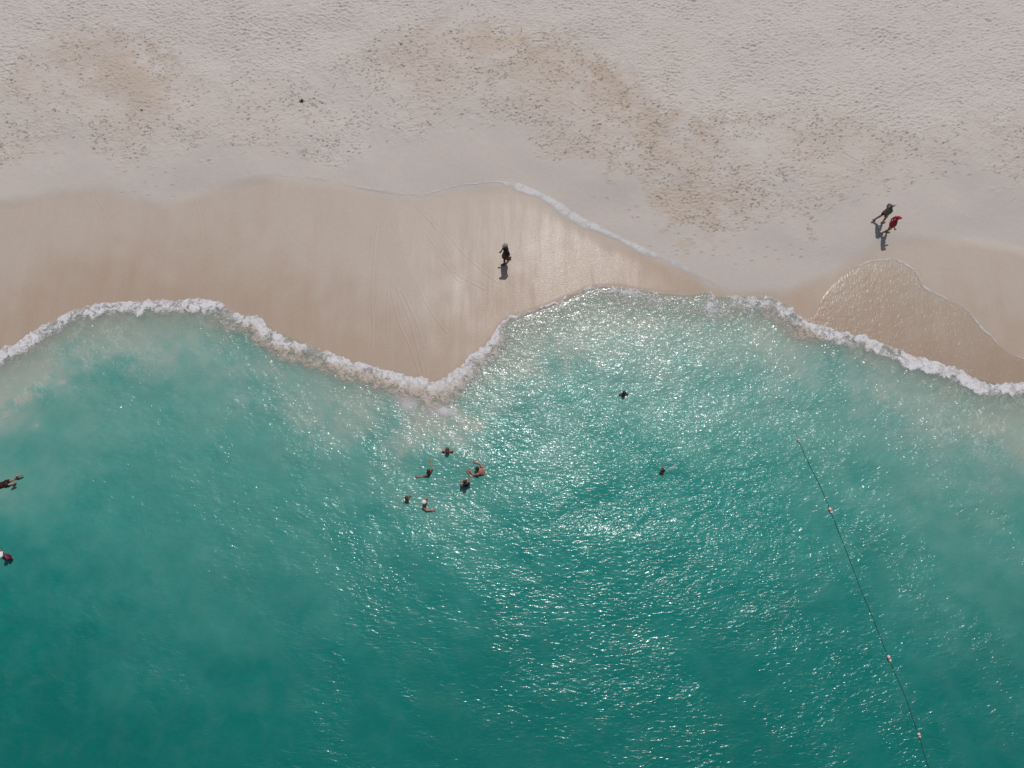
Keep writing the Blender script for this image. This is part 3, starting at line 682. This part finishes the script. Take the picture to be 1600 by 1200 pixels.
def swimmer(px, py, label, deg, h, J, skin, wear, hair='black', hat=None, top=0.26, tilt=None, look=0.0):
    """top: how far the crown of the head rises above the water"""
    x, y, z = at(px, py); zw = 0.06
    return person(label, (x, y, zw-(h-top)), HEAD(deg), h, J, skin, wear, hair, hat, tilt, 'bathers in the sea', look)
crouch = dict(knL=(-.075, .17, .44), knR=(.075, .17, .44), anL=(-.06, .0, .27), anR=(.06, .0, .27))
def bend(J): d = dict(crouch); d.update(J); return d
wide = dict(elL=(-.19, .06, .745), wrL=(-.27, .14, .755), elR=(.18, .07, .745), wrR=(.23, .18, .75))
tuck = dict(elL=(-.12, .03, .64), wrL=(-.07, .14, .58), elR=(.12, .03, .64), wrR=(.07, .14, .58))
floaty = dict(elL=(-.19, .07, .72), wrL=(-.22, .20, .74), elR=(.19, .07, .72), wrR=(.22, .20, .74))
swimmer(700, 706, 'sunburnt bather up to the shoulders, nearest the foamy cusp', 270, 1.74, bend(dict(elL=(-.17, .03, .70), wrL=(-.16, .14, .66), elR=(.17, .03, .70), wrR=(.16, .14, .66))), 'red', (('trunks', 'navy nylon', (.02, .025, .05)),), 'brown', top=.46)
swimmer(671, 739, 'black-haired bather in dark swimsuit with both arms spread wide', 140, 1.62, bend(wide), 'tan', (('swimsuit', 'black nylon', (.014, .014, .016)),), top=.42)
swimmer(728, 757, 'bather in black swimsuit holding one arm up inland', 110, 1.66, bend(dict(tuck, elR=(.16, .12, .86), wrR=(.13, .22, .98))), 'red', (('swimsuit', 'black nylon', (.014, .014, .016)),), top=.66)
swimmer(759, 742, 'sunburnt bather bending forward with bare back, rightmost of the group', 150, 1.72,
        bend(dict(chest=(0, .10, .66), neck=(0, .20, .75), head=(0, .26, .80), shL=(-.108, .17, .735), shR=(.108, .17, .735), elL=(-.17, .26, .66), elR=(.17, .26, .66), wrL=(-.14, .36, .67), wrR=(.14, .36, .67))), 'red',
        (('trunks', 'navy nylon', (.02, .025, .05)),), 'black', top=.62)
swimmer(637, 780, 'dark-haired bather up to the neck, leftmost of the group', 320, 1.66, bend(tuck), 'tan', (('top', 'grey nylon', (.12, .12, .13)),), 'brown', top=.36)
swimmer(664, 787, 'bather in a white cap with one arm reaching right', 345, 1.68, bend(dict(tuck, elR=(.17, .10, .77), wrR=(.13, .22, .76))), 'red', (('trunks', 'navy nylon', (.02, .025, .05)),), 'grey', ('white cotton', (.66, .64, .62), 'beanie'), top=.46)
swimmer(974, 617, 'lone dark-haired bather in the glittering shallows nearest the beach', 95, 1.66, bend(tuck), 'dark', (('swimsuit', 'black nylon', (.014, .014, .016)),), top=.35)
swimmer(1034, 737, 'lone dark-haired bather swimming to the right of the group', 175, 1.70, bend(tuck), 'tan', (('trunks', 'olive nylon', (.05, .045, .03)),), top=.34)
swimmer(15, 871, 'bather in a purple top and white hat with a raised arm', 60, 1.68, bend(dict(tuck, elL=(-.20, .08, .82), wrL=(-.34, .14, .88))), 'tan',
        (('shirt', 'plum nylon', (.14, .022, .055)),), 'black', ('white cotton', (.66, .64, .62), 'cap'), top=.62, look=0.6)
# floating face down at the left edge, feet towards the right of the picture
x, y, _ = at(43, 748)
kick = dict(knL=(-.06, -.02, .285), anL=(-.10, -.17, .33), knR=(.06, .01, .285), anR=(.09, -.12, .17), elL=(-.20, .02, .88), wrL=(-.20, .05, 1.02), elR=(.20, .02, .88), wrR=(.20, .05, 1.02))
person('bather in dark red swimwear floating face down at the left edge', (x, y, 0.02), HEAD(196), 1.70, kick, 'tan', (('swimsuit', 'maroon nylon', (.05, .010, .014)), ('trunks', 'black nylon', (.014, .014, .016))), 'black', None, (math.radians(-86), 0, 0), 'bathers in the sea')

# ------------------------------------------------------------------ float line and small things
rope_px = [(1216,618),(1226,640),(1238,664),(1246,687),(1262,722),(1280,758),(1297,798),(1318,850),(1342,915),(1365,970),(1388,1029),(1412,1085),(1434,1147),(1452,1204),(1475,1270),(1500,1345)]
RC = smooth_curve(rope_px, 0.15, 0.03)
root = bpy.data.objects.new('float_line', None); COL.objects.link(root)
root.location = (RC[0, 0], RC[0, 1], 0.0)
tag(root, 'dark rope with small red and white floats crossing the sea', 'rope')
def tube_mesh(name, pts, r, n=6):
    bm = bmesh.new(); rings = []
    for i, p in enumerate(pts):
        d = (pts[min(i+1, len(pts)-1)]-pts[max(i-1, 0)]).normalized(); s_ = d.cross(Vector((0, 0, 1))).normalized(); up = s_.cross(d)
        rings.append([bm.verts.new(p+s_*r*math.cos(2*math.pi*k/n)+up*r*math.sin(2*math.pi*k/n)) for k in range(n)])
    for a, b in zip(rings[:-1], rings[1:]):
        for k in range(n): bm.faces.new((a[k], a[(k+1) % n], b[(k+1) % n], b[k]))
    bm.faces.new(rings[0][::-1]); bm.faces.new(rings[-1]); bmesh.ops.recalc_face_normals(bm, faces=bm.faces)
    me = bpy.data.meshes.new(name); bm.to_mesh(me); bm.free(); me.polygons.foreach_set('use_smooth', np.ones(len(me.polygons), bool))
    return me
O = root.location
pts = [Vector((c[0], c[1], sea_z(c[0], c[1])+0.012-0.05*max(0, 1-i/18)))-O for i, c in enumerate(RC)]
link('rope', tube_mesh('rope', pts, 0.011), plain('tarred rope', (.035, .065, .056), .8, .2, .3, 60), root)
white_p = plain('faded white plastic', (.62, .58, .56), .4, .4, .1); red_p = plain('faded red plastic', (.50, .13, .11), .4, .4, .15)
for (px, py), ln in (((1246,688),.15), ((1297.5,798.5),.27), ((1388.5,1029),.27), ((1434,1147),.19)):
    x, y = [float(v) for v in at0(px, py, 0.04)]
    i = int(np.argmin(np.hypot(RC[:, 0]-x, RC[:, 1]-y))); d = Vector((*(RC[min(i+2, len(RC)-1)]-RC[i-2]), 0)).normalized()
    c = Vector((RC[i, 0], RC[i, 1], sea_z(x, y)+0.035))-O
    prof = [(-.5, .25), (-.46, .6), (-.36, .92), (-.18, 1), (.18, 1), (.36, .92), (.46, .6), (.5, .25)]
    def spin(name, pr, rad, mat, par):
        bm = bmesh.new(); s_ = d.cross(Vector((0, 0, 1))).normalized(); up = s_.cross(d); rings = []
        for t_, r_ in pr: rings.append([bm.verts.new(c+d*t_*ln+s_*r_*rad*math.cos(k*math.pi/6)+up*r_*rad*math.sin(k*math.pi/6)) for k in range(12)])
        for a, b in zip(rings[:-1], rings[1:]):
            for k in range(12): bm.faces.new((a[k], a[(k+1) % 12], b[(k+1) % 12], b[k]))
        bm.faces.new(rings[0][::-1]); bm.faces.new(rings[-1]); bmesh.ops.recalc_face_normals(bm, faces=bm.faces)
        me = bpy.data.meshes.new(name); bm.to_mesh(me); bm.free(); return link(name, me, mat, par)
    f = spin('float', prof, .065, white_p, root)
    spin('red_band', [(-.17, 1.03), (-.15, 1.07), (.15, 1.07), (.17, 1.03)], .066, red_p, f)
# tangles of weed and a dark scrap on the dry sand
def weed(px, py, size, label, col, seed, n=26):
    r = np.random.default_rng(seed); x, y, _ = at(px, py); z = sand_z(x, y); bm = bmesh.new()
    for k in range(n):
        a = r.uniform(0, 6.28); p = Vector((r.normal(0, size*.28), r.normal(0, size*.2), r.uniform(.008, .05)))
        d = Vector((math.cos(a), math.sin(a), r.uniform(-.2, .5)))*size*r.uniform(.15, .35); w = d.cross(Vector((0, 0, 1))).normalized()*r.uniform(.008, .02)
        mid = p+d*.5+Vector((0, 0, r.uniform(.0, .03)))
        v = [bm.verts.new(q_) for q_ in (p-w*.4, p+w*.4, mid+w, mid-w, p+d)]
        bm.faces.new(v[:4]); bm.faces.new((v[3], v[2], v[4]))
        v2 = [bm.verts.new(q_.co-Vector((0, 0, .008))) for q_ in v]; bm.faces.new(v2[3::-1]); bm.faces.new((v2[4], v2[2], v2[3]))
    me = bpy.data.meshes.new('seaweed'); bm.to_mesh(me); bm.free()
    o = link('seaweed', me, plain('dried weed %d' % seed, col, .8, .2, .4, 40)); o.location = (x, y, z)
    tag(o, label, 'seaweed')
weed(470.5, 156, .17, 'dark reddish-brown clump of seaweed on the dry sand', (.075, .022, .016), 3, 60)
weed(222, 173, .09, 'tiny black scrap of seaweed on the pale sand at left', (.03, .024, .02), 4, 24)
